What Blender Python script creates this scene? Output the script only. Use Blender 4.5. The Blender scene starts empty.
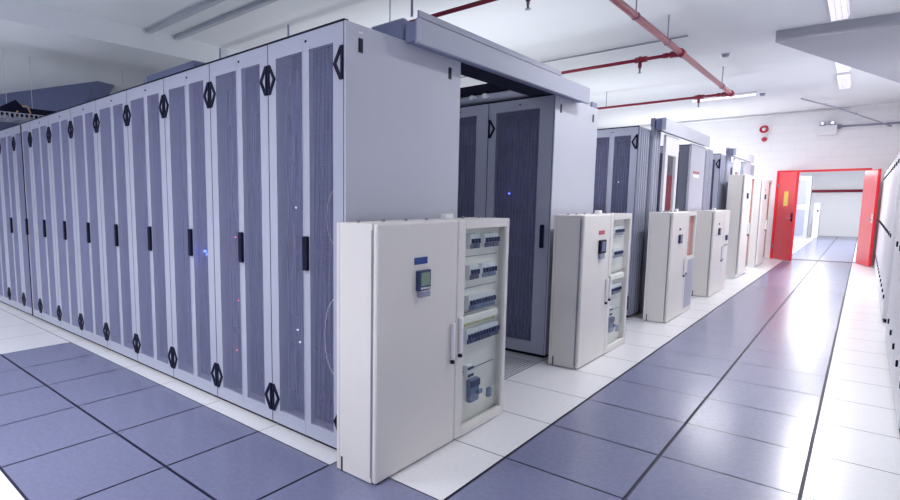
import bpy, bmesh, math, random
from mathutils import Vector, Matrix
random.seed(7)
scene = bpy.context.scene
col = scene.collection
PI = math.pi

# ------------------------------------------------------------------ materials
def s2l(c):
    return tuple(((v/255)/12.92 if v/255 <= .04045 else ((v/255+.055)/1.055)**2.4) for v in c)

def mat(name, rgb, rough=.5, metal=0., var=.04, scale=6., bump=0., spec=.5, coat=0., detail=4.):
    m = bpy.data.materials.new(name); m.use_nodes = True
    nt = m.node_tree; N = nt.nodes; L = nt.links
    b = N['Principled BSDF']
    tc = N.new('ShaderNodeTexCoord'); no = N.new('ShaderNodeTexNoise')
    no.inputs['Scale'].default_value = scale; no.inputs['Detail'].default_value = detail
    L.new(tc.outputs['Object'], no.inputs['Vector'])
    cr = N.new('ShaderNodeValToRGB')
    c = s2l(rgb)
    cr.color_ramp.elements[0].position = .3; cr.color_ramp.elements[1].position = .7
    cr.color_ramp.elements[0].color = (*[max(0, v*(1-var)) for v in c], 1)
    cr.color_ramp.elements[1].color = (*[min(1, v*(1+var)) for v in c], 1)
    L.new(no.outputs['Fac'], cr.inputs['Fac'])
    L.new(cr.outputs['Color'], b.inputs['Base Color'])
    b.inputs['Roughness'].default_value = rough
    b.inputs['Metallic'].default_value = metal
    b.inputs['Specular IOR Level'].default_value = spec
    b.inputs['Coat Weight'].default_value = coat
    if bump:
        bp = N.new('ShaderNodeBump'); bp.inputs['Strength'].default_value = bump; bp.inputs['Distance'].default_value = .01
        L.new(no.outputs['Fac'], bp.inputs['Height']); L.new(bp.outputs['Normal'], b.inputs['Normal'])
    return m

def emit(name, rgb, strength):
    m = bpy.data.materials.new(name); m.use_nodes = True
    nt = m.node_tree; N = nt.nodes
    b = N['Principled BSDF']
    b.inputs['Base Color'].default_value = (*s2l(rgb), 1)
    b.inputs['Emission Color'].default_value = (*s2l(rgb), 1)
    b.inputs['Emission Strength'].default_value = strength
    return m

def glass(name, tint=(252, 254, 253)):
    m = bpy.data.materials.new(name); m.use_nodes = True
    nt = m.node_tree; N = nt.nodes; L = nt.links
    N.remove(N['Principled BSDF'])
    t = N.new('ShaderNodeBsdfTransparent'); t.inputs[0].default_value = (*s2l(tint), 1)
    g = N.new('ShaderNodeBsdfGlossy'); g.inputs['Roughness'].default_value = .03
    f = N.new('ShaderNodeFresnel'); f.inputs[0].default_value = 1.5
    mx = N.new('ShaderNodeMixShader')
    ge = N.new('ShaderNodeNewGeometry'); inv = N.new('ShaderNodeMath'); inv.operation = 'SUBTRACT'; inv.inputs[0].default_value = 1
    mu = N.new('ShaderNodeMath'); mu.operation = 'MULTIPLY'
    L.new(ge.outputs['Backfacing'], inv.inputs[1]); L.new(f.outputs[0], mu.inputs[0]); L.new(inv.outputs[0], mu.inputs[1])
    L.new(mu.outputs[0], mx.inputs[0]); L.new(t.outputs[0], mx.inputs[1]); L.new(g.outputs[0], mx.inputs[2])
    L.new(mx.outputs[0], N['Material Output'].inputs[0])
    return m

def brick(name, rgb):
    m = mat(name, rgb, .7, var=.015, scale=2)
    nt = m.node_tree; N = nt.nodes; L = nt.links
    tc = N.new('ShaderNodeTexCoord'); sp = N.new('ShaderNodeSeparateXYZ'); cb = N.new('ShaderNodeCombineXYZ'); br = N.new('ShaderNodeTexBrick')
    L.new(tc.outputs['Object'], sp.inputs[0]); L.new(sp.outputs['X'], cb.inputs['X']); L.new(sp.outputs['Z'], cb.inputs['Y']); L.new(cb.outputs[0], br.inputs['Vector'])
    br.inputs['Scale'].default_value = 1; br.inputs['Brick Width'].default_value = .44; br.inputs['Row Height'].default_value = .2
    br.inputs['Mortar Size'].default_value = .006; br.inputs['Mortar Smooth'].default_value = .3
    c = s2l(rgb)
    for k in ('Color1', 'Color2'): br.inputs[k].default_value = (*c, 1)
    br.inputs['Mortar'].default_value = (*[v*.93 for v in c], 1)
    L.new(br.outputs['Color'], N['Principled BSDF'].inputs['Base Color'])
    bp = N.new('ShaderNodeBump'); bp.invert = True; bp.inputs['Strength'].default_value = .35; bp.inputs['Distance'].default_value = .006
    L.new(br.outputs['Fac'], bp.inputs['Height']); L.new(bp.outputs['Normal'], N['Principled BSDF'].inputs['Normal'])
    return m
M = dict(
    wall_brick=brick('white_painted_blockwork', (236, 236, 240)),
    wall=mat('white_painted_wall', (238, 238, 241), .7, var=.015, scale=2, bump=.03),
    wall_dim=mat('shade_blue_wall', (108, 116, 148), .8, var=.03, scale=2),  # dark blue-grey puts the dim light of the far left into the colour
    ceil=mat('white_painted_ceiling', (224, 228, 232), .8, var=.02, scale=1.2),
    soffit=mat('shade_grey_soffit', (166, 168, 178), .8, var=.02, scale=1.5),  # darker grey than the ceiling, the underside's shade put into the colour
    tile_blue=mat('blue_speckled_tile', (119, 122, 152), .22, var=.06, scale=38, spec=.6, detail=8),
    tile_white=mat('white_speckled_tile', (222, 222, 226), .26, var=.03, scale=40, spec=.5, detail=8),
    tile_grille=mat('grey_vent_tile', (200, 200, 206), .5, var=.1, scale=30),
    seam=mat('navy_tile_seam', (28, 28, 58), .6),
    rack=mat('grey_rack_paint', (174, 177, 194), .42, var=.012, scale=3),
    panel=mat('pale_side_panel_paint', (190, 192, 206), .45, var=.012, scale=2),
    mesh=mat('perforated_steel', (160, 163, 196), .5, metal=.0, var=.03, scale=9),
    mesh_dark=mat('dark_perforated_steel', (70, 76, 128), .5, var=.05, scale=9),
    navy=mat('navy_black_plastic', (14, 15, 44), .5, var=.1, spec=.2),
    inner=mat('dark_rack_interior', (30, 34, 84), .6, var=.3, scale=7),
    server=mat('dark_server_steel', (48, 54, 108), .5, var=.25, scale=9),
    pdu=mat('ivory_cabinet_paint', (226, 222, 218), .38, var=.012, scale=3),
    pdu_in=mat('ivory_inner_plate', (232, 230, 224), .5, var=.012, scale=3),
    breaker=mat('blue_grey_breaker_plastic', (92, 110, 150), .45, var=.1, scale=20),
    breaker_top=mat('white_breaker_plastic', (222, 226, 232), .45),
    breaker_dark=mat('navy_breaker_plastic', (30, 44, 92), .45),
    label_blue=mat('blue_engraved_label', (18, 62, 142), .4),
    label_red=mat('red_engraved_label', (176, 60, 72), .4),
    label_yellow=mat('yellow_paper_notice', (238, 206, 96), .7),
    label_white=mat('white_paper_label', (240, 240, 238), .7),
    lcd=mat('green_lcd', (122, 146, 128), .25),
    white_plastic=mat('white_plastic', (236, 236, 238), .35),
    grey=mat('mid_grey_steel', (142, 146, 168), .45, var=.03),
    grey_blue=mat('blue_grey_steel', (126, 132, 166), .5, var=.04),
    canopy=mat('grey_canopy_sheet', (158, 162, 182), .45, var=.012, scale=2),
    cables=mat('grey_data_cable', (104, 108, 150), .6, var=.1),
    white_paint=mat('white_cabinet_paint', (228, 228, 233), .4, var=.012, scale=3),
    strip_grey=mat('grey_strip_paint', (186, 190, 198), .6),
    alu=mat('silver_aluminium_profile', (172, 176, 192), .4, metal=.3, var=.03),
    red=mat('red_door_paint', (232, 48, 58), .32, var=.03, scale=3),
    pipe=mat('crimson_pipe_paint', (134, 16, 48), .35, var=.05),
    brass=mat('chrome_fitting', (150, 150, 160), .3, metal=.8),
    red_alarm=mat('red_alarm_plastic', (176, 22, 48), .35),
    orange=mat('orange_cable_jacket', (222, 176, 128), .5),
    glass=glass('clear_window_glass'),
    green=mat('green_terminal_plastic', (216, 216, 158), .5),
    lamp=emit('lamp_diffuser_glow', (236, 230, 248), .8),
    led_blue=emit('blue_status_led', (60, 80, 255), 14),
    led_red=emit('red_status_led', (255, 90, 90), 3),
    led_white=emit('white_status_led', (230, 235, 255), 2),
    bulb=emit('emergency_bulb_glow', (230, 236, 245), .4),
)

# ------------------------------------------------------------------ builders
class B:
    def __init__(s): s.bm = bmesh.new(); s.mi = 0
    def box(s, x0, x1, y0, y1, z0, z1, bev=0., seg=2, mi=0):
        r = bmesh.ops.create_cube(s.bm, size=1)
        vs = r['verts']
        for v in vs:
            v.co = Vector(((x0+x1)/2+v.co.x*(x1-x0), (y0+y1)/2+v.co.y*(y1-y0), (z0+z1)/2+v.co.z*(z1-z0)))
        fs = list({f for v in vs for f in v.link_faces})
        for f in fs: f.material_index = mi
        if bev:
            es = list({e for v in vs for e in v.link_edges})
            bmesh.ops.bevel(s.bm, geom=es, offset=bev, segments=seg, affect='EDGES', profile=.5, material=-1)
        return s
    def cyl(s, p0, p1, r, n=12, r2=None, mi=0):
        p0, p1 = Vector(p0), Vector(p1); d = p1-p0
        q = Vector((0, 0, 1)).rotation_difference(d.normalized()).to_matrix().to_4x4()
        o = bmesh.ops.create_cone(s.bm, cap_ends=True, segments=n, radius1=r, radius2=r if r2 is None else r2, depth=d.length,
                                  matrix=Matrix.Translation((p0+p1)/2) @ q)
        for f in {f for v in o['verts'] for f in v.link_faces}:
            f.material_index = mi
            if len(f.verts) == 4: f.smooth = True
        return s
    def ball(s, p, r, n=12):
        o = bmesh.ops.create_uvsphere(s.bm, u_segments=n, v_segments=n//2, radius=r, matrix=Matrix.Translation(p))
        for f in {f for v in o['verts'] for f in v.link_faces}: f.smooth = True
        return s
    def torus(s, c, axis, R, r, n=20, k=8):
        axis = Vector(axis).normalized(); u = axis.orthogonal().normalized(); w = axis.cross(u)
        g = []
        for i in range(n):
            a = 2*PI*i/n; d = u*math.cos(a)+w*math.sin(a)
            g.append([s.bm.verts.new(Vector(c)+d*(R+r*math.cos(2*PI*j/k))+axis*r*math.sin(2*PI*j/k)) for j in range(k)])
        for i in range(n):
            for j in range(k):
                f = s.bm.faces.new((g[i][j], g[(i+1) % n][j], g[(i+1) % n][(j+1) % k], g[i][(j+1) % k])); f.smooth = True
        return s
    def prism(s, pts, ext):
        """closed polygon pts (3-D) extruded by vector ext"""
        ext = Vector(ext)
        a = [s.bm.verts.new(p) for p in pts]; b = [s.bm.verts.new(Vector(p)+ext) for p in pts]
        s.bm.faces.new(a[::-1]); s.bm.faces.new(b)
        for i in range(len(a)):
            j = (i+1) % len(a); s.bm.faces.new((a[i], a[j], b[j], b[i]))
        return s
    def ring(s, outer, inner, ext):
        ext = Vector(ext); n = len(outer)
        V = [[s.bm.verts.new(Vector(p)+e) for p in L] for e in (Vector((0, 0, 0)), ext) for L in (outer, inner)]
        o0, i0, o1, i1 = V
        for k in range(n):
            j = (k+1) % n
            for q in ((o0[k], i0[k], i0[j], o0[j]), (o1[k], o1[j], i1[j], i1[k]), (o0[k], o0[j], o1[j], o1[k]), (i0[k], i1[k], i1[j], i0[j])):
                s.bm.faces.new(q)
        return s
    def tube(s, pts, r, n=8):
        pts = [Vector(p) for p in pts]; rings = []
        for i, p in enumerate(pts):
            d = (pts[min(i+1, len(pts)-1)]-pts[max(i-1, 0)]).normalized()
            u = d.orthogonal().normalized() if i == 0 else (u-d*u.dot(d)).normalized()
            w = d.cross(u)
            rings.append([s.bm.verts.new(p+(u*math.cos(2*PI*k/n)+w*math.sin(2*PI*k/n))*r) for k in range(n)])
        for a, b in zip(rings, rings[1:]):
            for k in range(n):
                f = s.bm.faces.new((a[k], a[(k+1) % n], b[(k+1) % n], b[k])); f.smooth = True
        s.bm.faces.new(rings[0][::-1]); s.bm.faces.new(rings[-1])
        return s
    def obj(s, name, mats, parent=None):
        me = bpy.data.meshes.new(name)
        bmesh.ops.recalc_face_normals(s.bm, faces=s.bm.faces)
        s.bm.to_mesh(me); s.bm.free()
        for m in (mats if isinstance(mats, (list, tuple)) else [mats]): me.materials.append(M[m])
        o = bpy.data.objects.new(name, me); col.objects.link(o); o.parent = parent
        return o

def tag(o, label, cat, group=None, kind=None):
    o['label'] = label; o['category'] = cat
    if group: o['group'] = group
    if kind: o['kind'] = kind
    return o
def thing(name, label, cat, loc, group=None, rz=0):
    o = bpy.data.objects.new(name, None); col.objects.link(o)
    o.location = loc; o.rotation_euler.z = rz; o.empty_display_size = .1
    return tag(o, label, cat, group)
def struct(name, b, m):
    o = b.obj(name, m); o['kind'] = 'structure'; return o
def dup(root, loc, label):
    r = root.copy(); col.objects.link(r); r.location = loc; r['label'] = label
    for ch in list(root.children):
        c = ch.copy(); col.objects.link(c); c.parent = r
        for g in list(ch.children):
            d = g.copy(); col.objects.link(d); d.parent = c
    return r
ORD = ['first', 'second', 'third', 'fourth', 'fifth', 'sixth', 'seventh', 'eighth', 'ninth', 'tenth', 'eleventh', 'twelfth',
       'thirteenth', 'fourteenth', 'fifteenth', 'sixteenth', 'seventeenth', 'eighteenth', 'nineteenth']

# ------------------------------------------------------------------ the setting
ZC = 3.5
XL, XR, YB, YF = -13.0, 2.75, 14.15, -6.0
YE = 27.2                                           # end wall of the corridor beyond the doors

def build_floor():
    bm = bmesh.new()
    def quad(x0, x1, y0, y1, z, mi):
        f = bm.faces.new([bm.verts.new(p) for p in ((x0, y0, z), (x1, y0, z), (x1, y1, z), (x0, y1, z))]); f.material_index = mi
    # slab under the tiles, seen only in the seams
    quad(XL-.2, XR+.2, YF-.2, YE+.2, -.006, 3)
    Y0 = -.07
    xs = [.6*i for i in range(-22, 5)]
    for xi, xa in enumerate(xs):
        xb = xa+.6; xm = (xa+xb)/2
        adj = lambda v: v+(.02 if abs(v) < .01 else .01 if abs(v-.6) < .01 else -.008 if abs(v-1.2) < .01 else 0)
        xa0, xb0 = xa, xb; xa, xb = adj(xa), adj(xb)
        if xb <= XL-.2 or xa >= XR+.1: continue
        # main hall and corridor beyond the doors
        for j in range(-1, 46):
            ya = Y0+.6*j; yb = ya+.6; ym = (ya+yb)/2
            if ym > YE+.2: break
            if ym > 14.4 and not (-3 < xm < 2.3): continue
            if 0 < xm < 1.2: mi = 0
            elif xm < -.6 and ((.4 < ym < 1.9) or (5.1 < ym < 6.6)): mi = 2
            else: mi = 1
            if ym < 0 and xm < -.6: continue           # under the rack row, laid below
            gx = .008 if -.1 < xa < 1.3 else .003
            gx2 = .008 if -.1 < xb < 1.3 else .003
            gy = .0055 if mi == 0 else .0034
            if mi == 2:
                quad(xa+.003, xb-.003, ya+.003, yb-.003, -.003, 3)
                n = 22
                for a in range(n):
                    for c in range(n):
                        w = .594/n
                        quad(xa+.003+a*w+.0025, xa+.003+(a+1)*w-.0025, ya+.003+c*w+.0025, ya+.003+(c+1)*w-.0025, 0, 2)
                continue
            quad(xa+gx, xb-gx2, ya+gy, yb-gy, 0, mi)
        # aisle in front of the long row
        ybase = -.783 if xm < -.3 else -.67
        if xm < -.6: quad(xa+.002, xb-.002, ybase+.003, -.07, 0, 1)
        elif xm < -.3: quad(xa+.002, xb-.003, ybase+.003, -.667, 0, 1)
        for k in range(0, 9):
            yb = ybase-.6*k; ya = yb-.6; ym = (ya+yb)/2
            blue = -4.2 < xm < 1.2 and k < 2
            g = .0058 if blue else .003
            quad(xa+g, xb-g, ya+(.0085 if blue else .0025), yb-(.0085 if (blue and k == 1) else .005), 0, 0 if blue else 1)
    me = bpy.data.meshes.new('floor'); bm.to_mesh(me); bm.free()
    for m in ('tile_blue', 'tile_white', 'tile_grille', 'seam'): me.materials.append(M[m])
    o = bpy.data.objects.new('floor', me); col.objects.link(o); o['kind'] = 'structure'
build_floor()

struct('ceiling', B().box(XL-.2, XR+.2, YF-.2, YB, ZC, ZC+.2), 'ceil')
b = B().box(XL-.2, -.28, YB, YB+.2, 0, ZC+.2).box(1.36, XR+.2, YB, YB+.2, 0, ZC+.2).box(-.28, 1.36, YB, YB+.2, 2.12, ZC+.2)
struct('wall_back', b, 'wall_brick')
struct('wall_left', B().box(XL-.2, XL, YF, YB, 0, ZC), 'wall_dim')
struct('wall_right', B().box(XR, XR+.2, YF, YB, 0, ZC), 'wall')
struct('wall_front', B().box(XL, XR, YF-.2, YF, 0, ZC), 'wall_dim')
# corridor beyond the double doors
struct('wall_corridor_end', B().box(-3.2, 2.4, YE, YE+.2, 0, 3.1), 'wall')
struct('wall_corridor_left', B().box(-3.2, -3.0, YB+.2, YE, 0, 3.1), 'wall')
struct('wall_corridor_right', B().box(2.2, 2.4, YB+.2, YE, 0, 3.1), 'wall')
struct('ceiling_corridor', B().box(-3.2, 2.4, YB+.2, YE+.2, 3.1, 3.3), 'ceil')
# red door frame
b = B().box(-.28, -.22, YB-.03, YB+.21, 0, 2.12, .004).box(1.30, 1.36, YB-.03, YB+.21, 0, 2.12, .004).box(-.22, 1.30, YB-.03, YB+.21, 2.075, 2.12, .004)
struct('trim_1', b, 'red')
struct('trim_2', B().box(-.22, 1.30, YB-.02, YB+.2, .0005, .006), 'seam')
# ceiling soffit with a slanted edge, downstand beam, ceiling strips and bulkhead
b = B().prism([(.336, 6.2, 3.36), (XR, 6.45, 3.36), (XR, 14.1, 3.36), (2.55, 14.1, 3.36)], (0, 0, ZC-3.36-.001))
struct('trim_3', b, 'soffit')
struct('trim_4', B().box(-6.1, -5.3, YF, 7, 3.25, ZC), 'ceil')
P0, P1, P2 = Vector((-12.9, 0, ZC)), Vector((-8.65, 1.445, ZC)), Vector((-9.03, 1.316, 3.08))
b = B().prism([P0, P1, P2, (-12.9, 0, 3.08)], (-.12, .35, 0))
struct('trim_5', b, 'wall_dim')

# ------------------------------------------------------------------ server racks
W = .6
def ring_frame(b, x0, x1, z0, z1, l, r, bt, t, y0, y1):
    b.box(x0, x0+l, y0, y1, z0, z1).box(x1-r, x1, y0, y1, z0, z1)
    b.box(x0+l, x1-r, y0, y1, z0, z0+bt).box(x0+l, x1-r, y0, y1, z1-t, z1)
def catch(b, x, z, sgn, y, h=.082, w=.066, t=.008):
    """half of the dark diamond: a slotted trapezoid pointing away from the rack edge"""
    outer = [(0, -h), (0, h), (.018, h), (w, 0), (.022, -h)]
    inner = [(.014, -h*.60), (.014, h*.60), (.019, h*.60), (w-.019, 0), (.021, -h*.60)]
    f = lambda L: [(x+sgn*p[0], y, z+p[1]) for p in L]
    return b.ring(f(outer), f(inner), (0, -t, 0))
def slats(x0, x1, z0, z1, y, pitch=.0095, w=.0015, d=.0030):
    b = B(); n = int((x1-x0)/pitch)
    p = (x1-x0)/n
    for i in range(n):
        xc = x0+(i+.5)*p
        b.box(xc-w/2, xc+w/2, y, y+d, z0, z1)
    # cross wires, spaced like the rows of perforations
    z = z0
    while z < z1:
        b.box(x0, x1, y+d, y+d+.0005, z, min(z+.0014, z1)); z += .0105
    return b

def make_rack(label, loc, H=2.2475, depth=1.05, double=True, group=None, dark=False, panel=False):
    """front faces -Y; right edge at local x=0, left edge at x=-W"""
    t = thing('server_rack', label, 'rack', loc, group)
    e = .001
    b = B()
    b.box(-W+e, -W+.02, .035, depth, .03, H-.0).box(-.02, -e, .035, depth, .03, H)
    b.box(-W+.02, -.02, .035, depth, H-.03, H).box(-W+.02, -.02, depth-.02, depth, .03, H-.03).box(-W+.02, -.02, .035, depth, .03, .06)
    b.obj('body', 'rack', t)
    B().box(-W+.01, -.01, .032, depth-.02, .0, .03).obj('plinth', 'navy', t)
    B().box(-W+.0002, -W+.0034, .0015, .0345, .032, H-.002).box(-.0034, -.0002, .0015, .0345, .032, H-.002).obj('dark_gap_strip', 'navy', t)  # navy strips put in so the shaded gaps between racks read dark
    B().box(-W+e, -e, .002, .034, H, H+.011).obj('top_seal', 'navy', t)
    B().box(-W+.021, -.021, .16, depth-.021, .061, H-.031).obj('equipment', 'inner', t)
    b = B(); z = .12; rnd = random.Random(int(loc[0]*100))
    while z < H-.25:
        h = rnd.choice([.044, .044, .088, .13])
        if rnd.random() < .62: b.box(-W+.05, -.05, .105+rnd.random()*.03, .159, z, z+h-.006)
        z += h
    b.box(-W+.045, -W+.06, .15, .165, .09, H-.1).box(-.06, -.045, .15, .165, .09, H-.1)
    b.obj('server_stack', 'server', t)
    mm = 'mesh'
    b = B()
    for k in range(16):
        x = -W+.07+k*(W-.14)/15+rnd.uniform(-.01, .01); a = rnd.uniform(.004, .016); p = rnd.uniform(0, 6)
        b.tube([(x+a*math.sin(p+zz*2.6), .085+.01*math.sin(p+zz*4), .13+zz*.245) for zz in range(9)], rnd.uniform(.003, .007), 5)
    b.obj('cable_bundle', 'cables', t)
    if double:
        for nm, x0, x1, l, r in (('left', -W+.0038, -.302, .067, .008), ('right', -.300, -.0038, .045, .072)):
            b = B(); ring_frame(b, x0, x1, .032, H-.002, l, r, .08, .088, 0, .03)
            d = b.obj('door', 'rack', t)
            slats(x0+l, x1-r, .112, H-.09, .006).obj('mesh_panel', mm, d)
            sx, sg = (x0, 1) if nm == 'left' else (x1, -1)
            for z in (2.05, .185): catch(B(), sx, z, sg, 0).obj('corner_catch', 'navy', d)
            if nm == 'right':
                B().box(x0+.002, x0+.04, -.022, 0, .985, 1.175, .006).obj('handle', 'navy', d)
                B().cyl((x0+.022, 0, H-.045), (x0+.022, -.004, H-.045), .007).obj('lock', 'navy', d)
    else:
        b = B(); ring_frame(b, -W+.0038, -.0038, .032, H-.002, .0722, .1172, .1, .09, 0, .03)
        d = b.obj('door', 'rack', t)
        slats(-W+.075, -.12, .132, H-.092, .006).obj('mesh_panel', mm, d)
        for z in (2.02, .185): catch(B(), -W+.0038, z, 1, 0).obj('corner_catch', 'navy', d)
        B().box(-.075, -.04, -.022, 0, .97, 1.17, .006).obj('handle', 'navy', d)
        B().cyl((-.3, 0, H-.045), (-.3, -.004, H-.045), .007).obj('lock', 'navy', d)
    return t
def side_panel(t, H, y0, y1, slots=True, m='panel', proud=.012):
    p = B().box(.0, proud, y0, y1, .03, H, .002, 1).obj('side_panel', m, t)
    if slots:
        for y in (y0+.11, y1-.125):
            b = B()
            b.box(proud, proud+.003, y-.017, y+.017, 2.112, 2.182, .0014, 1).obj('cable_slot', 'navy', p)
        B().box(proud, proud+.002, y0+.095, y0+.125, 2.205, 2.212).obj('label_plate', 'white_plastic', p)
    return p

XR1 = -.606
LB = {0: 'corner server rack of the long row, its pale side panel facing the aisle',
      1: 'perforated server rack next to the corner rack, red status light behind its mesh',
      2: 'perforated server rack with blue status lights, third from the near corner of the long row'}
first = make_rack(LB[0], (XR1, -.669, 0), group='racks of the long front row')
racks = [first]
base_children = list(first.children)
for n in range(1, 12):
    lab = LB.get(n, 'perforated double-door server rack, %s from the near corner of the long row' % ORD[n])
    racks.append(dup(first, (XR1-W*n, -.669, 0), lab))
side_panel(first, 2.2475, .0, 1.055)
# lights behind the mesh
for rk, pts, m in ((racks[2], ((-.20, 1.02), (-.18, 1.02), (-.165, 1.0), (-.11, 1.015)), 'led_blue'),
                   (racks[1], ((-.42, 1.135), (-.40, .72), (-.43, .38)), 'led_red'),
                   (racks[0], ((-.42, .62), (-.425, 1.33), (-.40, .55), (-.06, .47)), 'led_white')):
    for x, z in pts:
        B().ball((x, .05, z), .006 if m != 'led_blue' else .008, 8).obj('status_light', m, rk)
# pale cable loops behind the corner rack's mesh
b = B()
pts = [(-.235+.10*math.cos(a)+.12, .07, .62+.22*math.sin(a)) for a in [PI*(.5+i/14*1.1) for i in range(15)]]
b.tube(pts, .004, 6)
b.obj('cable', 'white_plastic', racks[0])
b = B().tube([(-.12+.075*math.cos(a), .07, 1.28+.15*math.sin(a)) for a in [2*PI*i/20 for i in range(21)]], .003, 6)
b.obj('cable', 'orange', racks[0])
# dark joint strip in the far part of the row
B().box(-.312, -.288, -.006, 0, .035, 2.24).obj('joint_strip', 'navy', racks[8])

# row facing the roofed gap
r2 = make_rack('single-door server rack with pale side panel, behind the nearest ivory cabinet', (-.6155, 1.87, 0), depth=.98, double=False, group='racks across the roofed gap')
for n in (1, 2):
    dup(r2, (-.6155-W*n, 1.87, 0), ['', 'single-door rack inside the roofed gap, left of the rack with pale side panel', 'single-door rack deepest inside the roofed gap'][n])
side_panel(r2, 2.2475, 0, .985)
B().ball((-.40, .05, 1.44), .006, 8).obj('status_light', 'led_blue', r2)
B().box(-.02, .0, .86, .98, 2.2475, 2.30).obj('top_bracket', 'grey_blue', r2)

# third to sixth rows further along the aisle
def far_front(Y, which, far):
    r = make_rack('double-door rack with dark mesh at the aisle end of the %s row' % which, (-.6155, Y, 0), H=2.22, depth=.72, group='racks of the farther rows')
    side_panel(r, 2.22, 0, .40, slots=False, m='grey')
    b = B()
    for y in (.07, .15, .23, .31): b.box(.012, .02, y, y+.03, .03, 2.2)
    b.obj('side_ribs', 'alu', r)
    if not far: B().ball((-.2, .05, 1.6), .006, 8).obj('status_light', 'led_white', r)
    q = dup(r, (-.6155-W, Y, 0), 'double-door rack with dark mesh standing second in the %s row, half hidden' % which)
    for c in list(q.children):
        if c.name.startswith('side_'): bpy.data.objects.remove(c, do_unlink=True)
    return r
def post(y0, y1, which, H, x0=-.612, x1=-.574, cap=True):
    t = thing('containment_post', which, 'post', ((x0+x1)/2, (y0+y1)/2, 0), 'grooved aluminium posts')
    hx, hy = (x1-x0)/2, (y1-y0)/2
    B().box(-hx, hx, -hy, hy, 0, H, .004, 1).obj('column', 'alu', t)
    b = B()
    n = 3
    for i in range(n):
        yc = -hy+(i+.5)*2*hy/n
        b.box(hx, hx+.008, yc-.018, yc+.018, .02, H-.02)
    b.obj('rib', 'rack', t)
    if cap: B().box(-hx-.004, hx+.004, -hy-.004, hy+.004, H, H+.10).obj('cap', 'grey', t)
    return t
far_front(4.2, 'third', False)
post(4.66, 4.96, 'grooved aluminium post with dark cap beside the middle sliding doors', 2.26)
far_front(9.07, 'fifth', True)
post(9.53, 9.83, 'grooved aluminium post with dark cap beside the farthest sliding doors', 2.26)
def back_rack(Y, which):
    r = make_rack('rack with perforated door seen through the %s sliding-door opening' % which, (-.6155, Y, 0), H=2.2, depth=.84, double=False, group='racks of the farther rows')
    dup(r, (-.6155-W, Y, 0), 'inner rack with perforated door, left behind the %s sliding-door opening' % which)
    side_panel(r, 2.2, 0, .845, slots=False)
back_rack(6.7, 'middle'); back_rack(11.57, 'farthest')
post(7.62, 7.84, 'grey grooved post at the far side of the middle sliding doors', 2.2, cap=False)
post(7.9, 8.15, 'grey grooved post standing farther along beside the middle sliding doors', 2.22, cap=False)
post(12.5, 12.8, 'grey grooved post at the far end of the racks', 2.2, cap=False)

# canopies over the gaps between rows
def canopy(y0, y1, label, X0, X1, z0, z1, flap, m='canopy'):
    t = thing('gap_canopy', label, 'canopy', ((X0+X1)/2, (y0+y1)/2, z0), 'canopies above the gaps between rack rows')
    hx, hy = (X1-X0)/2, (y1-y0)/2
    B().box(-hx+.07, hx, -hy, hy, .0, z1-z0, .004, 1).obj('fascia', m, t)
    B().box(-hx, -hx+.069, -hy+.01, hy-.01, .02, z1-z0-.01).obj('rear_rail', 'grey_blue', t)
    if flap: B().box(-hx+.085, -hx+.095, -hy+.0, -hy+1.9, z1-z0, z1-z0+.035).obj('cover_strip', 'grey', t)
    B().box(-hx+.11, hx-.01, -hy-.003, -hy, .01, z1-z0-.01).obj('end_cap', 'panel', t)
    return t
canopy(-.20, 2.33, 'long pale canopy over the nearest gap, hung outside the corner rack', -.592, -.498, 2.215, 2.35, True)
canopy(4.64, 7.32, 'pale canopy over the middle pair of sliding doors', -.556, -.48, 2.20, 2.36, False, 'panel')
canopy(9.45, 11.9, 'pale canopy over the farthest sliding doors beside the back wall', -.556, -.48, 2.20, 2.35, False, 'panel')
# header box lying on the corner rack
t = thing('header_box', 'blue-grey header box lying on top of the corner rack behind the canopy', 'box', (-.73, .05, 2.2480), None)
B().box(-.115, .115, -.235, .30, 0, .122, .003, 1).obj('shell', 'grey_blue', t)
B().box(-.116, .116, -.236, -.2, .122, .126).obj('lip', 'rack', t)
# roof beam above the doors in the nearest gap
t = thing('top_rail', 'silver round rail lying on the single-door racks inside the nearest gap', 'rail', (-1.25, 1.925, 2.2590))
B().cyl((-.95, 0, .046), (.62, 0, .046), .046, 16).obj('tube', 'alu', t)
for x in (-.13, .0): B().cyl((x, -.03, .06), (x, -.085, .06), .022, 14).obj('end_knob', 'white_plastic', t)
t = thing('support_beam', 'dark navy beam above the silver rail inside the nearest gap', 'beam', (-1.25, 1.935, 2.3515))
B().box(-.95, .60, -.04, .05, 0, .085, .003, 1).obj('beam_body', 'navy', t)
t = thing('cover_panel', 'dark navy cover strip bridging the nearest gap just behind the canopy', 'panel', (-.70, 1.15, 2.2590))
B().box(-.13, .095, -.795, .725, 0, .02, .002, 1).obj('sheet', 'navy', t)
B().box(-.13, -.115, -.795, .71, .0201, .06).obj('stiffener', 'navy', t)

def sliding(y0, y1, label, win, X, extra=None):
    t = thing('sliding_door', label, 'sliding door', (X, (y0+y1)/2, .0), 'sliding doors under the canopies')
    h = (y1-y0)/2
    b = B(); f = .12
    if win:
        b.box(0, .03, -h, -h+f, .02, 2.19).box(0, .03, h-f, h, .02, 2.19).box(0, .03, -h+f, h-f, .02, .3).box(0, .03, -h+f, h-f, 1.95, 2.19)
        b.obj('leaf', 'white_paint', t)
        B().box(.012, .018, -h+f, h-f, .3, 1.95).obj('glass_pane', 'glass', t)
    else:
        b.box(0, .03, -h, h, .02, 2.19).obj('leaf', 'panel', t)
        B().box(.03, .033, -.28, .12, 1.78, 1.81).obj('red_label', 'label_red', t)
        B().box(.03, .033, -.28, .12, 1.72, 1.765).obj('label_plate', 'label_white', t)
    B().box(-.0, .03, -h, h, 0, .02).obj('floor_guide', 'grey', t)
    return t
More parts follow.
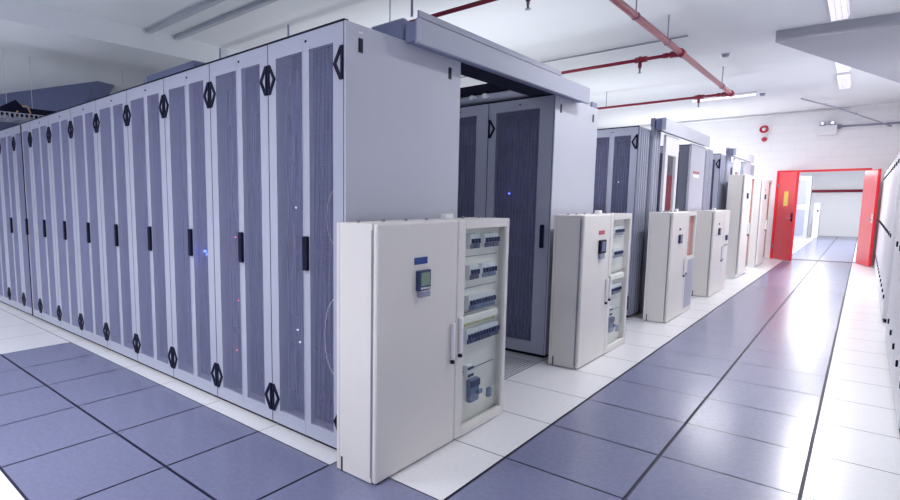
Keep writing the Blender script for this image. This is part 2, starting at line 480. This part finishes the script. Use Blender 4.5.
sliding(4.98, 5.62, 'white sliding door with a narrow window, left of the middle opening', True, -.545)
sliding(6.35, 7.25, 'white sliding door with a red label, right of the middle opening', False, -.545)
sliding(9.85, 10.5, 'white sliding door with window at the left of the farthest opening', True, -.545)
sliding(11.1, 11.85, 'white sliding door with a red label at the farthest opening', False, -.545)

# ------------------------------------------------------------------ ivory power cabinets in front of the row ends
def breakers(t, y0, z, n, dark, x):
    w = .034
    for k in range(n):
        y = y0+k*w
        o = B().box(x, x+.03, y+.002, y+w-.002, z-.042, z+.042, .002, 1).obj('circuit_breaker', 'breaker_top', t)
        B().box(x+.03, x+.036, y+.003, y+w-.003, z-.041, z-.014).obj('nameplate', 'breaker' if not dark else 'breaker_dark', o)
        B().box(x+.03, x+.048, y+.0115, y+w-.0115, z-.012, z+.016, .002, 1).obj('toggle', 'breaker_dark', o)
def power_cabinet(label, X, y0, y1, H, split, style, D=.245, plinth=.0, rows=True, right='window'):
    """front faces +X at world x=X; local origin at front, y0 edge, floor"""
    t = thing('power_cabinet', label, 'electrical cabinet', (X, y0, 0), 'ivory power cabinets along the aisle')
    L = y1-y0; xb = -D
    b = B()
    z0 = .004+plinth
    # open-fronted shell
    b.box(xb, xb+.02, 0, L, z0, H, .003, 1)
    b.box(xb+.021, -.03, 0, .02, z0, H, .003, 1).box(xb+.021, -.03, L-.02, L, z0, H, .003, 1)
    b.box(xb+.021, -.03, .021, L-.021, H-.02, H, .003, 1).box(xb+.021, -.03, .021, L-.021, z0, z0+.02, .003, 1)
    b.obj('shell', 'pdu', t)
    B().box(xb+.015, -.045, .012, L-.012, 0, z0-.0005).obj('plinth', 'navy' if not plinth else 'white_plastic', t)
    # solid left door
    d = B().box(-.028, 0, .0, split-.004, z0+.003, H, .012, 3).obj('door', 'pdu', t)
    def handle(y, z, par):
        B().box(.0, .022, y-.013, y+.013, z-.12, z+.08, .009, 3).obj('handle', 'white_plastic', par)
        B().cyl((.0, y, z-.14), (.018, y, z-.14), .011, 12).obj('lock', 'navy', par)
    handle(split-.05, .62 if H < 1.5 else .9, d)
    if style == 'blue':
        B().box(0, .004, .285, .395, 1.05, 1.085, .001, 1).obj('label_plate', 'label_blue', d)
        b = B(); 
        m_ = B().box(0, .02, .30, .405, .918, 1.02, .004, 2).obj('power_meter', 'breaker_dark', d)
        B().box(.02, .023, .317, .39, .942, 1.008).obj('screen', 'lcd', m_)
        for k in range(4): B().cyl((.02, .323+k*.02, .929), (.025, .323+k*.02, .929), .006, 10).obj('button', 'white_plastic', m_)
        B().box(0, .03, .315, .39, .885, .917, .003, 1).obj('tab', 'grey', d)
    elif style == 'red':
        B().box(0, .004, .33, .46, 1.09, 1.125, .001, 1).obj('red_label', 'label_red', d)
        m_ = B().box(0, .02, .33, .47, .93, 1.045, .004, 2).obj('power_meter', 'navy', d)
        B().box(.02, .023, .36, .44, .95, 1.03).obj('screen', 'breaker', m_)
        B().box(0, .02, .34, .44, .885, .928, .003, 1).obj('tab', 'grey', d)
    else:
        s = H-1.26
        B().box(0, .004, split*.45, split*.45+.06, 1.05+s*.95, 1.075+s*.95, .001, 1).obj('label_plate', 'navy', d)
        m_ = B().box(0, .02, split*.42, split*.42+.12, .90+s*.9, 1.0+s*.9, .004, 2).obj('power_meter', 'breaker_dark', d)
        B().box(.02, .023, split*.42+.025, split*.42+.095, .92+s*.9, .985+s*.9).obj('screen', 'grey', m_)
    # windowed right door
    w = L-split; f = .036; fl = .08
    b = B()
    zt, zb = H, z0+.003
    b.box(-.028, 0, split, split+fl, zb, zt, .008, 2).box(-.028, 0, L-f*1.1, L, zb, zt, .008, 2)
    if right == 'half': b.box(-.028, 0, split+fl-.002, L-f*1.1+.002, zb+.049, .70)
    if right == 'solid': b.box(-.028, 0, split+fl-.002, L-f*1.1+.002, zb+.049, zt-.049)
    b.box(-.028, 0, split+fl-.002, L-f*1.1+.002, zb, zb+.05).box(-.028, 0, split+fl-.002, L-f*1.1+.002, zt-.05, zt)
    g = b.obj('window_door', 'pdu', t)
    if right != 'solid': B().box(-.016, -.012, split+fl-.001, L-f*1.1+.001, zb+.049 if right == 'window' else .7005, zt-.049).obj('glass_pane', 'glass', g)
    if right == 'half': B().box(0, .003, split+fl, L-f*1.1, zb+.06, .66).obj('grey_plate', 'alu', g)
    if right == 'solid':
        B().box(0, .02, split+.2, split+.3, .78, .86, .003, 1).obj('switch_box', 'breaker_dark', g)
        B().box(0, .012, split+.15, split+.38, .70, .725, .002, 1).obj('label_plate', 'grey', g)
    handle(split+.03, .64 if H < 1.5 else .9, g)
    # mounting plate behind the glass
    px = -.055
    B().box(px-.006, px-.001, split+.01, L-.021, z0+.03, H-.03).obj('mounting_plate', 'pdu_in', t)
    b = B()
    for z in (1.045, .86, .715, .56, .36): b.box(px, px+.004, split+.04, L-.06, z-.004+H-1.26, z+.001+H-1.26)
    b.obj('plate_joint', 'grey', t)
    B().box(px, px+.03, split+.06, L-.07, .655+H-1.26, .70+H-1.26, .004, 1).obj('blank_cover', 'pdu_in', t)
    if rows:
        ya = split+.165
        if rows == 'few':
            breakers(t, ya+.02, 1.10, 7, False, px); breakers(t, ya+.02, .90, 7, False, px); breakers(t, ya, .56, 8, True, px)
        else:
            breakers(t, ya, 1.135, 3, True, px); breakers(t, ya+.16, 1.135, 5, True, px)
            breakers(t, ya, .955, 3, True, px); breakers(t, ya+.14, .955, 5, False, px)
            breakers(t, ya, .775, 9, False, px)
            breakers(t, ya-.01, .575, 11, True, px)
        b = B()
        for k in range(11): b.box(px, px+.012, ya-.01+k*.034+.010, ya-.01+k*.034+.024, .634, .646)
        b.obj('terminal_strip', 'green', t)
        o = B().box(px, px+.03, ya+.01, ya+.07, .33, .40, .003, 1).obj('isolator', 'white_plastic', t)
        B().box(px+.03, px+.036, ya+.01, ya+.07, .33, .345).obj('nameplate', 'breaker_dark', o)
        B().box(px+.03, px+.036, ya+.01, ya+.07, .375, .39).obj('nameplate', 'breaker_dark', o)
        o = B().box(px, px+.03, ya+.05, ya+.15, .16, .30, .003, 1).obj('main_switch', 'breaker', t)
        B().box(px+.03, px+.036, ya+.05, ya+.15, .255, .295).obj('nameplate', 'breaker_dark', o)
        B().box(px+.03, px+.045, ya+.12, ya+.17, .20, .228, .006, 2).obj('lever', 'breaker', o)
        B().box(px, px+.02, ya+.29, ya+.33, .13, .19, .003, 1).obj('socket', 'breaker', t)
    # lifting bolts on the lid
    for k in range(7):
        y = .06+k*(L-.14)/6
        B().cyl((xb+.09, y, H), (xb+.09, y, H+.012), .009, 8).obj('lid_bolt', 'grey', t)
    B().box(xb+.06, xb+.10, split+.12, split+.2, H, H+.03, .003, 1).obj('lid_block', 'white_plastic', t)
    # hinge line and earth tab on the left side
    b = B().box(-.034, -.029, -.003, .0, z0+.03, H-.03)
    b.obj('side_seam', 'grey', t)
    B().box(xb+.035, xb+.043, -.003, 0, z0, z0+.075).obj('side_tab', 'navy', t)
    return t
power_cabinet('large ivory power cabinet nearest the camera, blue label above its green meter', -.284, -.785, .497, 1.262, .69, 'blue', D=.262)
power_cabinet('ivory power cabinet with a red label, second from the camera', -.278, 1.745, 2.955, 1.258, .62, 'red', rows='few')
power_cabinet('low ivory power cabinet before the middle sliding doors, window mirroring red', -.21, 4.2, 5.36, 1.25, .68, 'plain', rows=False, right='half')
power_cabinet('low ivory power cabinet standing just before the two tall ones', -.212, 6.54, 7.72, 1.245, .72, 'plain', rows=False, right='solid')
power_cabinet('tall ivory power cabinet on a white plinth, nearer of the two tall ones', -.232, 9.08, 10.3, 1.85, .72, 'plain', plinth=.07, rows=False)
power_cabinet('tall ivory power cabinet on a white plinth next to the red doors', -.232, 11.42, 12.85, 1.85, .85, 'plain', plinth=.07, rows=False)

# ------------------------------------------------------------------ right-hand row of cabinets
XF = 1.545
def right_cabinet(label, y, H=1.93):
    t = thing('side_cabinet', label, 'cabinet', (XF, y, 0), 'pale cabinets along the right side')
    B().box(.025, .8, .002, .598, .04, H, .003, 1).obj('body', 'white_paint', t)
    B().box(.012, .78, .002, .598, 0, .0398).obj('plinth', 'navy', t)
    d = B().box(0, .024, .004, .596, .045, H, .004, 1).obj('door', 'white_paint', t)
    b = B()
    for z, h in ((.29, .022), (.99, .024), (H-.11, .022)):
        B().box(-.012, 0, .05, .08, z-h, z+h, .004, 2).obj('latch', 'navy', d)
    B().box(-.004, 0, .3, .36, H-.12, H-.09).obj('label_plate', 'white_plastic', d)
    return t
rc = right_cabinet('pale cabinet nearest the camera in the right-hand row', 1.77)
for k in range(1, 19):
    y = 1.77+.6*k
    lab = 'pale cabinet %s from the camera in the right-hand row' % ORD[k] if k < 18 else 'last pale cabinet of the right-hand row, beside the open red door'
    o = dup(rc, (XF+(.05 if k in (5, 6) else 0), y, 0), lab)
    if k in (5, 6):
        lab = 'slightly recessed pale cabinet, %s in the right-hand row' % ('sixth' if k == 5 else 'seventh'); o['label'] = lab
        for c in o.children:
            if c.name.startswith('plinth'): c.material_slots[0].link = 'OBJECT'; c.material_slots[0].material = M['panel']

# ------------------------------------------------------------------ red double doors
def red_door(label, hinge, free, mirror, sign):
    hv, fv = Vector(hinge), Vector(free); d = (fv-hv); w = .80
    t = thing('fire_door', label, 'door', (hv.x, hv.y, 0), 'leaves of the red double door', math.atan2(d.y, d.x))
    s = 1 if not mirror else -1
    B().box(0, w, -.025, .025, .012, 2.06, .004, 1).obj('leaf', 'red', t)
    for z in (.3, 1.75): B().cyl((0, -.03*s, z-.05), (0, -.03*s, z+.05), .014, 10).obj('hinge', 'brass', t)
    if sign: B().box(w*.38, w*.62, -.0285, -.0252, 1.28, 1.62).obj('yellow_notice', 'label_yellow', t)
    o = B().cyl((w-.07, -.025, 1.0), (w-.07, -.075, 1.0), .011, 10).cyl((w-.07, .025, 1.0), (w-.07, .075, 1.0), .011, 10)
    o.cyl((w-.065, -.07, 1.0), (w-.19, -.07, 1.0), .009, 10).cyl((w-.065, .07, 1.0), (w-.19, .07, 1.0), .009, 10)
    o.obj('handle', 'brass', t)
    B().box(w-.11, w-.03, -.029, .029, .93, 1.12, .002, 1).obj('lock_plate', 'white_plastic' if not sign else 'navy', t)
    return t
def free_at(h, p, w=.8):
    h, p = Vector((*h, 0)), Vector((*p, 0)); return h+(p-h).normalized()*w
red_door('open red fire door leaf with a yellow notice, left of the doorway', (-.20, 14.07, 0), free_at((-.20, 14.07), (.15, 13.4)), False, True)
red_door('open red fire door leaf right of the doorway, beside the pale cabinets', (1.27, 14.08, 0), free_at((1.27, 14.08), (1.45, 13.4)), True, False)

# ------------------------------------------------------------------ corridor beyond
t = thing('corridor_cabinet', 'pale grey panelled cabinet standing in the corridor beyond the red doors', 'cabinet', (-.55, 24.2, 0))
B().box(-.6, .35, 0, .6, 0, 2.35, .004, 1).obj('body', 'rack', t)
for x in (-.55, -.12):
    for z0, z1 in ((.12, 1.1), (1.3, 2.2)):
        B().box(x, x+.36, -.012, 0, z0, z1).obj('panel_inset', 'grey', t)
for y0 in (.06, .33):
    for z0, z1 in ((.12, 1.1), (1.3, 2.2)): B().box(.35, .358, y0, y0+.2, z0, z1).obj('panel_inset', 'grey', t)
t = thing('corridor_post', 'slim white cabinet beside the panelled one in the corridor', 'cabinet', (0.0, 25.4, 0))
B().box(-.12, .06, 0, .4, 0, 1.35, .004, 1).obj('body', 'wall', t)
B().box(-.02, .02, -.008, 0, 1.0, 1.08).obj('latch', 'navy', t)
b = B().cyl((-2.95, YE-.09, 1.83), (2.15, YE-.09, 1.83), .055, 12)
tag(b.obj('wall_pipe', 'pipe'), 'red pipe running across the end wall of the corridor', 'pipe')
t = thing('corridor_lamp', 'white batten lamp hanging just beyond the red door frame', 'lamp', (.62, 15.2, 2.12))
B().box(-.62, .62, -.06, .06, .03, .07).obj('housing', 'white_plastic', t)
B().box(-.6, .6, -.05, .05, 0, .0295).obj('diffuser', 'lamp', t)
for x in (-.5, .5): B().cyl((x, 0, .07), (x, 0, .985), .01, 8).obj('rod', 'grey', t)

# ------------------------------------------------------------------ ceiling fixtures
def lamp(label, x, y, along='y', L=1.25, w=.17, z=ZC, h=.08, group='fluorescent lamps along the aisle'):
    t = thing('ceiling_lamp', label, 'lamp', (x, y, z-h), group, 0 if along == 'y' else PI/2)
    B().box(-w/2, w/2, -L/2, L/2, .035, h, .004, 1).obj('housing', 'white_plastic', t)
    b = B().box(-w/2+.012, w/2-.012, -L/2+.03, L/2-.03, 0, .0345)
    b.obj('diffuser', 'lamp', t)
    b = B(); n = int(L/.05)
    for i in range(n+1):
        y_ = -L/2+.03+i*(L-.06)/n
        b.box(-w/2+.008, w/2-.008, y_-.003, y_+.003, -.006, 0)
    for i in range(4):
        x_ = -w/2+.012+i*(w-.024)/3
        b.box(x_-.002, x_+.002, -L/2+.03, L/2-.03, -.006, 0)
    b.obj('louvre', 'white_plastic', t)
    return t
lamp('louvred ceiling lamp nearest the camera, cut by the top of the frame', .94, 5.25)
lamp('louvred ceiling lamp half hidden by the grey soffit', .90, 8.65)
lamp('louvred ceiling lamp farthest along the aisle, just beyond the soffit', .88, 10.35)
t = lamp('slim white batten lamp across the ceiling beyond the red pipes', -.91, 10.65, 'x', 1.1, .09)

# sprinkler pipework
PX, PZ = -.48, 3.2
t = thing('sprinkler_pipe', 'crimson sprinkler pipe with three branches under the ceiling', 'pipe', (PX, 4, PZ))
B().cyl((0, -8, 0), (0, 4.78, 0), .034, 14).ball((0, 4.78, 0), .045).obj('main_pipe', 'pipe', t)
for yb, xs in ((2.0-4, -7), (5.25-4, -2.1), (8.7-4, -7)):
    o = B().cyl((0, yb, 0), (xs, yb, 0), .022, 12).obj('branch_pipe', 'pipe', t)
    B().cyl((0, yb-.07, 0), (0, yb+.07, 0), .048, 14).cyl((-.005, yb, 0), (-.12, yb, 0), .04, 14).obj('tee_fitting', 'pipe', o)
    B().cyl((-.38, yb, 0), (-.52, yb, 0), .036, 14).obj('coupling', 'pipe', o)
    B().cyl((-.14, yb, 0), (-.2, yb, 0), .032, 14).obj('coupling', 'pipe', o)
    B().cyl((-.46, yb, .04), (-.46, yb, -.10), .022, 10).obj('drop_pipe', 'pipe', o)
    B().cyl((-.46, yb, -.10), (-.46, yb, -.13), .014, 10).cyl((-.46, yb, -.165), (-.46, yb, -.17), .026, 12).box(-.47, -.45, yb-.003, yb+.003, -.166, -.13).obj('sprinkler_head', 'brass', o)
    B().cyl((-2.0, yb, .0), (-2.0, yb, ZC-PZ), .006, 8).obj('hanger_rod', 'grey', o)
for y in (-.6, .6, 3.9):
    B().cyl((0, y, .03), (0, y, ZC-PZ), .007, 8).obj('hanger_rod', 'grey', t)
    B().torus((0, y, 0), (0, 1, 0), .037, .006, 16, 6).obj('hanger_ring', 'grey', t)

b = B().cyl((-6, 5.62, ZC-.012), (-.5, 5.62, ZC-.012), .010, 8)
tag(b.obj('ceiling_conduit', 'alu'), 'thin grey conduit across the ceiling between two sprinkler branches', 'conduit')
b = B().cyl((-5, 14.13, 3.44), (.9, 14.13, 3.46), .014, 8).box(-.87, -.80, 14.10, 14.15, 3.41, 3.47)
tag(b.obj('wall_conduit', 'white_plastic'), 'thin conduit with a small box high along the back wall', 'conduit')
b = B().tube([(.20, 12.1, ZC-.02), (.75, 12.95, 3.33), (1.30, 13.75, 3.12), (1.58, 14.12, 3.0)], .016, 8)
for p in ((.55, 12.64, 3.39), (1.02, 13.34, 3.23)): b.ball(p, .03, 8)
tag(b.obj('sloping_conduit', 'rack'), 'sloping grey conduit running down to the back wall', 'conduit')
t = thing('smoke_detector', 'small round smoke detector on the ceiling right of the red pipe', 'smoke detector', (-.31, 7.0, ZC))
B().cyl((0, 0, -.012), (0, 0, 0), .06, 18).obj('base', 'white_plastic', t)
B().cyl((0, 0, -.05), (0, 0, -.012), .036, 18, .05).obj('sensor', 'grey', t)
t = thing('smoke_detector', 'small round smoke detector near the end of the batten lamp', 'smoke detector', (-.32, 11.0, ZC))
B().cyl((0, 0, -.012), (0, 0, 0), .05, 18).obj('base', 'grey', t)
B().cyl((0, 0, -.045), (0, 0, -.012), .034, 18, .045).obj('sensor', 'grey', t)
t = thing('fire_alarm', 'round red fire alarm sounder, upper of two on the back wall', 'fire alarm', (-.60, YB, 3.13))
B().cyl((0, -.06, 0), (0, .003, 0), .055, 24).obj('base', 'white_plastic', t)
B().torus((0, -.065, 0), (0, 1, 0), .068, .024, 28, 10).obj('ring', 'red_alarm', t)
B().ball((0, -.06, 0), .04, 14).obj('lens', 'white_plastic', t)
t = thing('fire_alarm', 'small red fire alarm beacon, lower of two on the back wall', 'fire alarm', (-.585, YB, 2.89))
B().cyl((0, -.03, 0), (0, .003, 0), .055, 24).obj('base', 'red_alarm', t)
B().cyl((0, -.09, 0), (0, -.03, 0), .035, 20, .046).obj('lens', 'red_alarm', t)
t = thing('emergency_light', 'grey twin-lamp emergency light box high on the back wall', 'emergency light', (.55, YB, 2.93))
B().box(-.17, .17, -.11, .003, -.04, .18, .01, 2).obj('box', 'white_paint', t)
for x in (-.085, .085):
    o = B().cyl((x, -.15, .225), (x, -.03, .225), .044, 18, .052).obj('lamp_head', 'grey', t)
    B().cyl((x, -.153, .225), (x, -.1505, .225), .034, 18).obj('lens', 'bulb', o)
    B().cyl((x, -.06, .165), (x, -.06, .20), .014, 8).obj('swivel', 'grey', o)
b = B().cyl((.725, 14.12, 3.07), (2.7, 14.12, 3.05), .022, 10).cyl((.72, 14.12, 3.07), (.79, 14.12, 3.07), .05, 12)
tag(b.obj('supply_conduit', 'grey'), 'grey conduit leading right from the emergency light along the back wall', 'conduit')

# ------------------------------------------------------------------ above the long row
t = thing('top_duct', 'blue-grey metal duct box lying on top of the long rack row', 'duct', (-2.93, -.22, 2.2480))
B().box(-.42, .36, -.10, .10, .06, .22, .004, 1).obj('duct_body', 'grey_blue', t)
B().box(-.50, -.425, -.09, .09, 0, .2, .004, 1).obj('end_piece', 'rack', t)
B().box(-.40, .34, -.05, .05, 0, .0595).obj('foot', 'grey_blue', t)
for (x, y, h, l) in ((-1.22, -.5, .15, 'slender upright rod on the second rack of the long row'), (-2.08, -.4, .2, 'slender upright rod on the third rack of the long row'),
                  (-.553, -.19, 0, '')):
    if h:
        tag(B().cyl((x, y, 2.2476), (x, y, 2.2476+h), .006, 8).obj('support_rod', 'grey'), l, 'rod', 'rods on the racks')
tag(B().cyl((-.553, -.188, 2.366), (-.553, -.188, ZC), .007, 8).obj('hanger_rod', 'grey'), 'thin rod hanging the near end of the pale canopy from the ceiling', 'rod')
for y, l in ((.72, 'grey strip across the ceiling, nearer one'), (1.1, 'grey strip across the ceiling, farther one')):
    tag(B().box(-5.295, -.9, y-.035, y+.035, ZC-.04, ZC).obj('ceiling_strip', 'strip_grey'), l, 'ceiling_strip', 'strips on the ceiling')  # grey strips, darker than the ceiling around them
t = thing('cable_tray', 'pale ladder cable tray hung above the far left racks', 'cable tray', (-7.4, 0, 2.5))
b = B().box(-.2, -.19, -2.5, 1.6, 0, .09).box(.19, .2, -2.5, 1.6, 0, .012).box(.19, .2, -2.5, 1.6, .078, .09)
b.obj('side_rail', 'rack', t)
b = B()
for i in range(68):
    y = -2.48+i*.06
    b.box(.19, .2, y, y+.022, .012, .078)
b.obj('slotted_side', 'rack', t)
b = B()
for i in range(20): b.box(-.19, .19, -2.45+i*.2, -2.42+i*.2, .0, .015)
b.obj('rungs', 'rack', t)
for y in (-2., -.3, 1.4): B().cyl((-.17, y, .01), (-.17, y, ZC-2.5), .004, 8).obj('hanger_rod', 'ceil', t)
b = B()
for k in range(4):
    b.tube([(-7.32+.03*k, -.9+.2*k, 2.53), (-7.28+.02*k, -.5, 2.56+.02*k), (-7.25, -.28, 2.66+.03*k), (-7.24, -.12, 2.58), (-7.28, .25, 2.53)], .022, 8)
tag(b.obj('black_cables', 'navy'), 'bundle of black cables looping over the ladder tray', 'cables')
b = B().tube([(-7.3, -.30, 2.535), (-7.28, -.24, 2.64), (-7.27, -.18, 2.70), (-7.26, -.13, 2.70), (-7.25, -.10, 2.62), (-7.26, -.09, 2.535)], .011, 8)
tag(b.obj('orange_cable', 'orange'), 'single pale orange cable bent over the ladder tray', 'cable')
t = thing('cable_duct', 'long dark cable duct above the far left racks beyond the tray', 'duct', (-7.8, .6, 2.62))
B().box(-.12, .12, -.9, 1.8, 0, .12, .004, 1).obj('duct_body', 'navy', t)
for y in (-.5, 1.4): B().cyl((0, y, .12), (0, y, ZC-2.62), .004, 8).obj('hanger_rod', 'ceil', t)

# ------------------------------------------------------------------ light
def area(name, loc, sx, sy, power, color=(1, 1, 1), rot=(0, 0, 0), spread=PI):
    l = bpy.data.lights.new(name, 'AREA'); l.shape = 'RECTANGLE'; l.size = sx; l.size_y = sy; l.energy = power; l.color = color
    l.spread = spread
    o = bpy.data.objects.new(name, l); o.location = loc; o.rotation_euler = rot; col.objects.link(o)
    return o
COOL = (.955, .97, 1.0)
zl = ZC-.1
for y, p in ((5.25, 36), (8.65, 48), (10.35, 62)):
    area('lamp_light', (.9, y, zl-.0), .14, 1.15, p, (1, .98, .99))
area('lamp_light', (-.91, 10.65, zl), 1.0, .07, 35, (1, .98, 1))
# lamps of the same kind behind and beside the camera
def off_lamp(label, x, y, p, along='y'):
    lamp(label, x, y, along)
    sx, sy = (.14, 1.15) if along == 'y' else (1.15, .14)
    area('lamp_light', (x, y, zl), sx, sy, p, COOL, spread=math.radians(150))
off_lamp('louvred ceiling lamp over the near end of the aisle', .9, 2.15, 30)
off_lamp('louvred ceiling lamp behind the camera', -.5, -4.0, 92)
off_lamp('louvred ceiling lamp over the aisle before the long row', -2.8, -3.9, 78, 'x')
off_lamp('louvred ceiling lamp farther left before the long row', -5.8, -3.9, 95, 'x')
off_lamp('louvred ceiling lamp at the far left before the long row', -9.0, -3.9, 120, 'x')
area('lamp_light', (.62, 15.2, 2.10), 1.1, .08, 30, (1, .98, .99))
for y in (18.5, 22.5):
    lamp('louvred lamp on the corridor ceiling, %s' % ('nearer the doors' if y < 20 else 'farther from the doors'), .2, y, 'y', 1.25, .17, 3.1, group='lamps of the corridor')
    area('lamp_light', (.2, y, 3.0), .14, 1.15, 130, (.97, .98, 1))
# added fill lights without fixtures that wash the ceiling from below the rack tops, in the cross aisles and behind the camera
for x, y, sx, sy, p in ((.9, -4.9, 2.5, 1.6, 14), (-2.9, 3.5, 3, 1.0, 44), (-2.9, 8.4, 3, 1.0, 38), (-2.4, 13.2, 3, .8, 46)):
    area('ceiling_fill', (x, y, 1.2), sx, sy, p, COOL, (PI, 0, 0))

w = bpy.data.worlds.new('world'); scene.world = w; w.use_nodes = True
bg = w.node_tree.nodes['Background']; bg.inputs[0].default_value = (.5, .6, 1, 1); bg.inputs[1].default_value = .05

# ------------------------------------------------------------------ camera
F, CX, CY, YAW, PIT = 540.4, 341.7, 262.8, -.7665, -.1107
cam = bpy.data.cameras.new('camera'); co = bpy.data.objects.new('camera', cam); col.objects.link(co)
co.location = (1.3057, -2.6697, 1.3572)
co.rotation_mode = 'XYZ'
co.rotation_euler = (PI/2+PIT, 0, -YAW)
cam.sensor_fit = 'HORIZONTAL'; cam.sensor_width = 36.; cam.lens = F*36./900
cam.shift_x = (450-CX)/900; cam.shift_y = (CY-250)/900
cam.clip_start = .05; cam.clip_end = 100
scene.camera = co
vs = scene.view_settings
vs.view_transform = 'Standard'; vs.look = 'None'; vs.gamma = 1; vs.use_curve_mapping = False
vs.exposure = .5
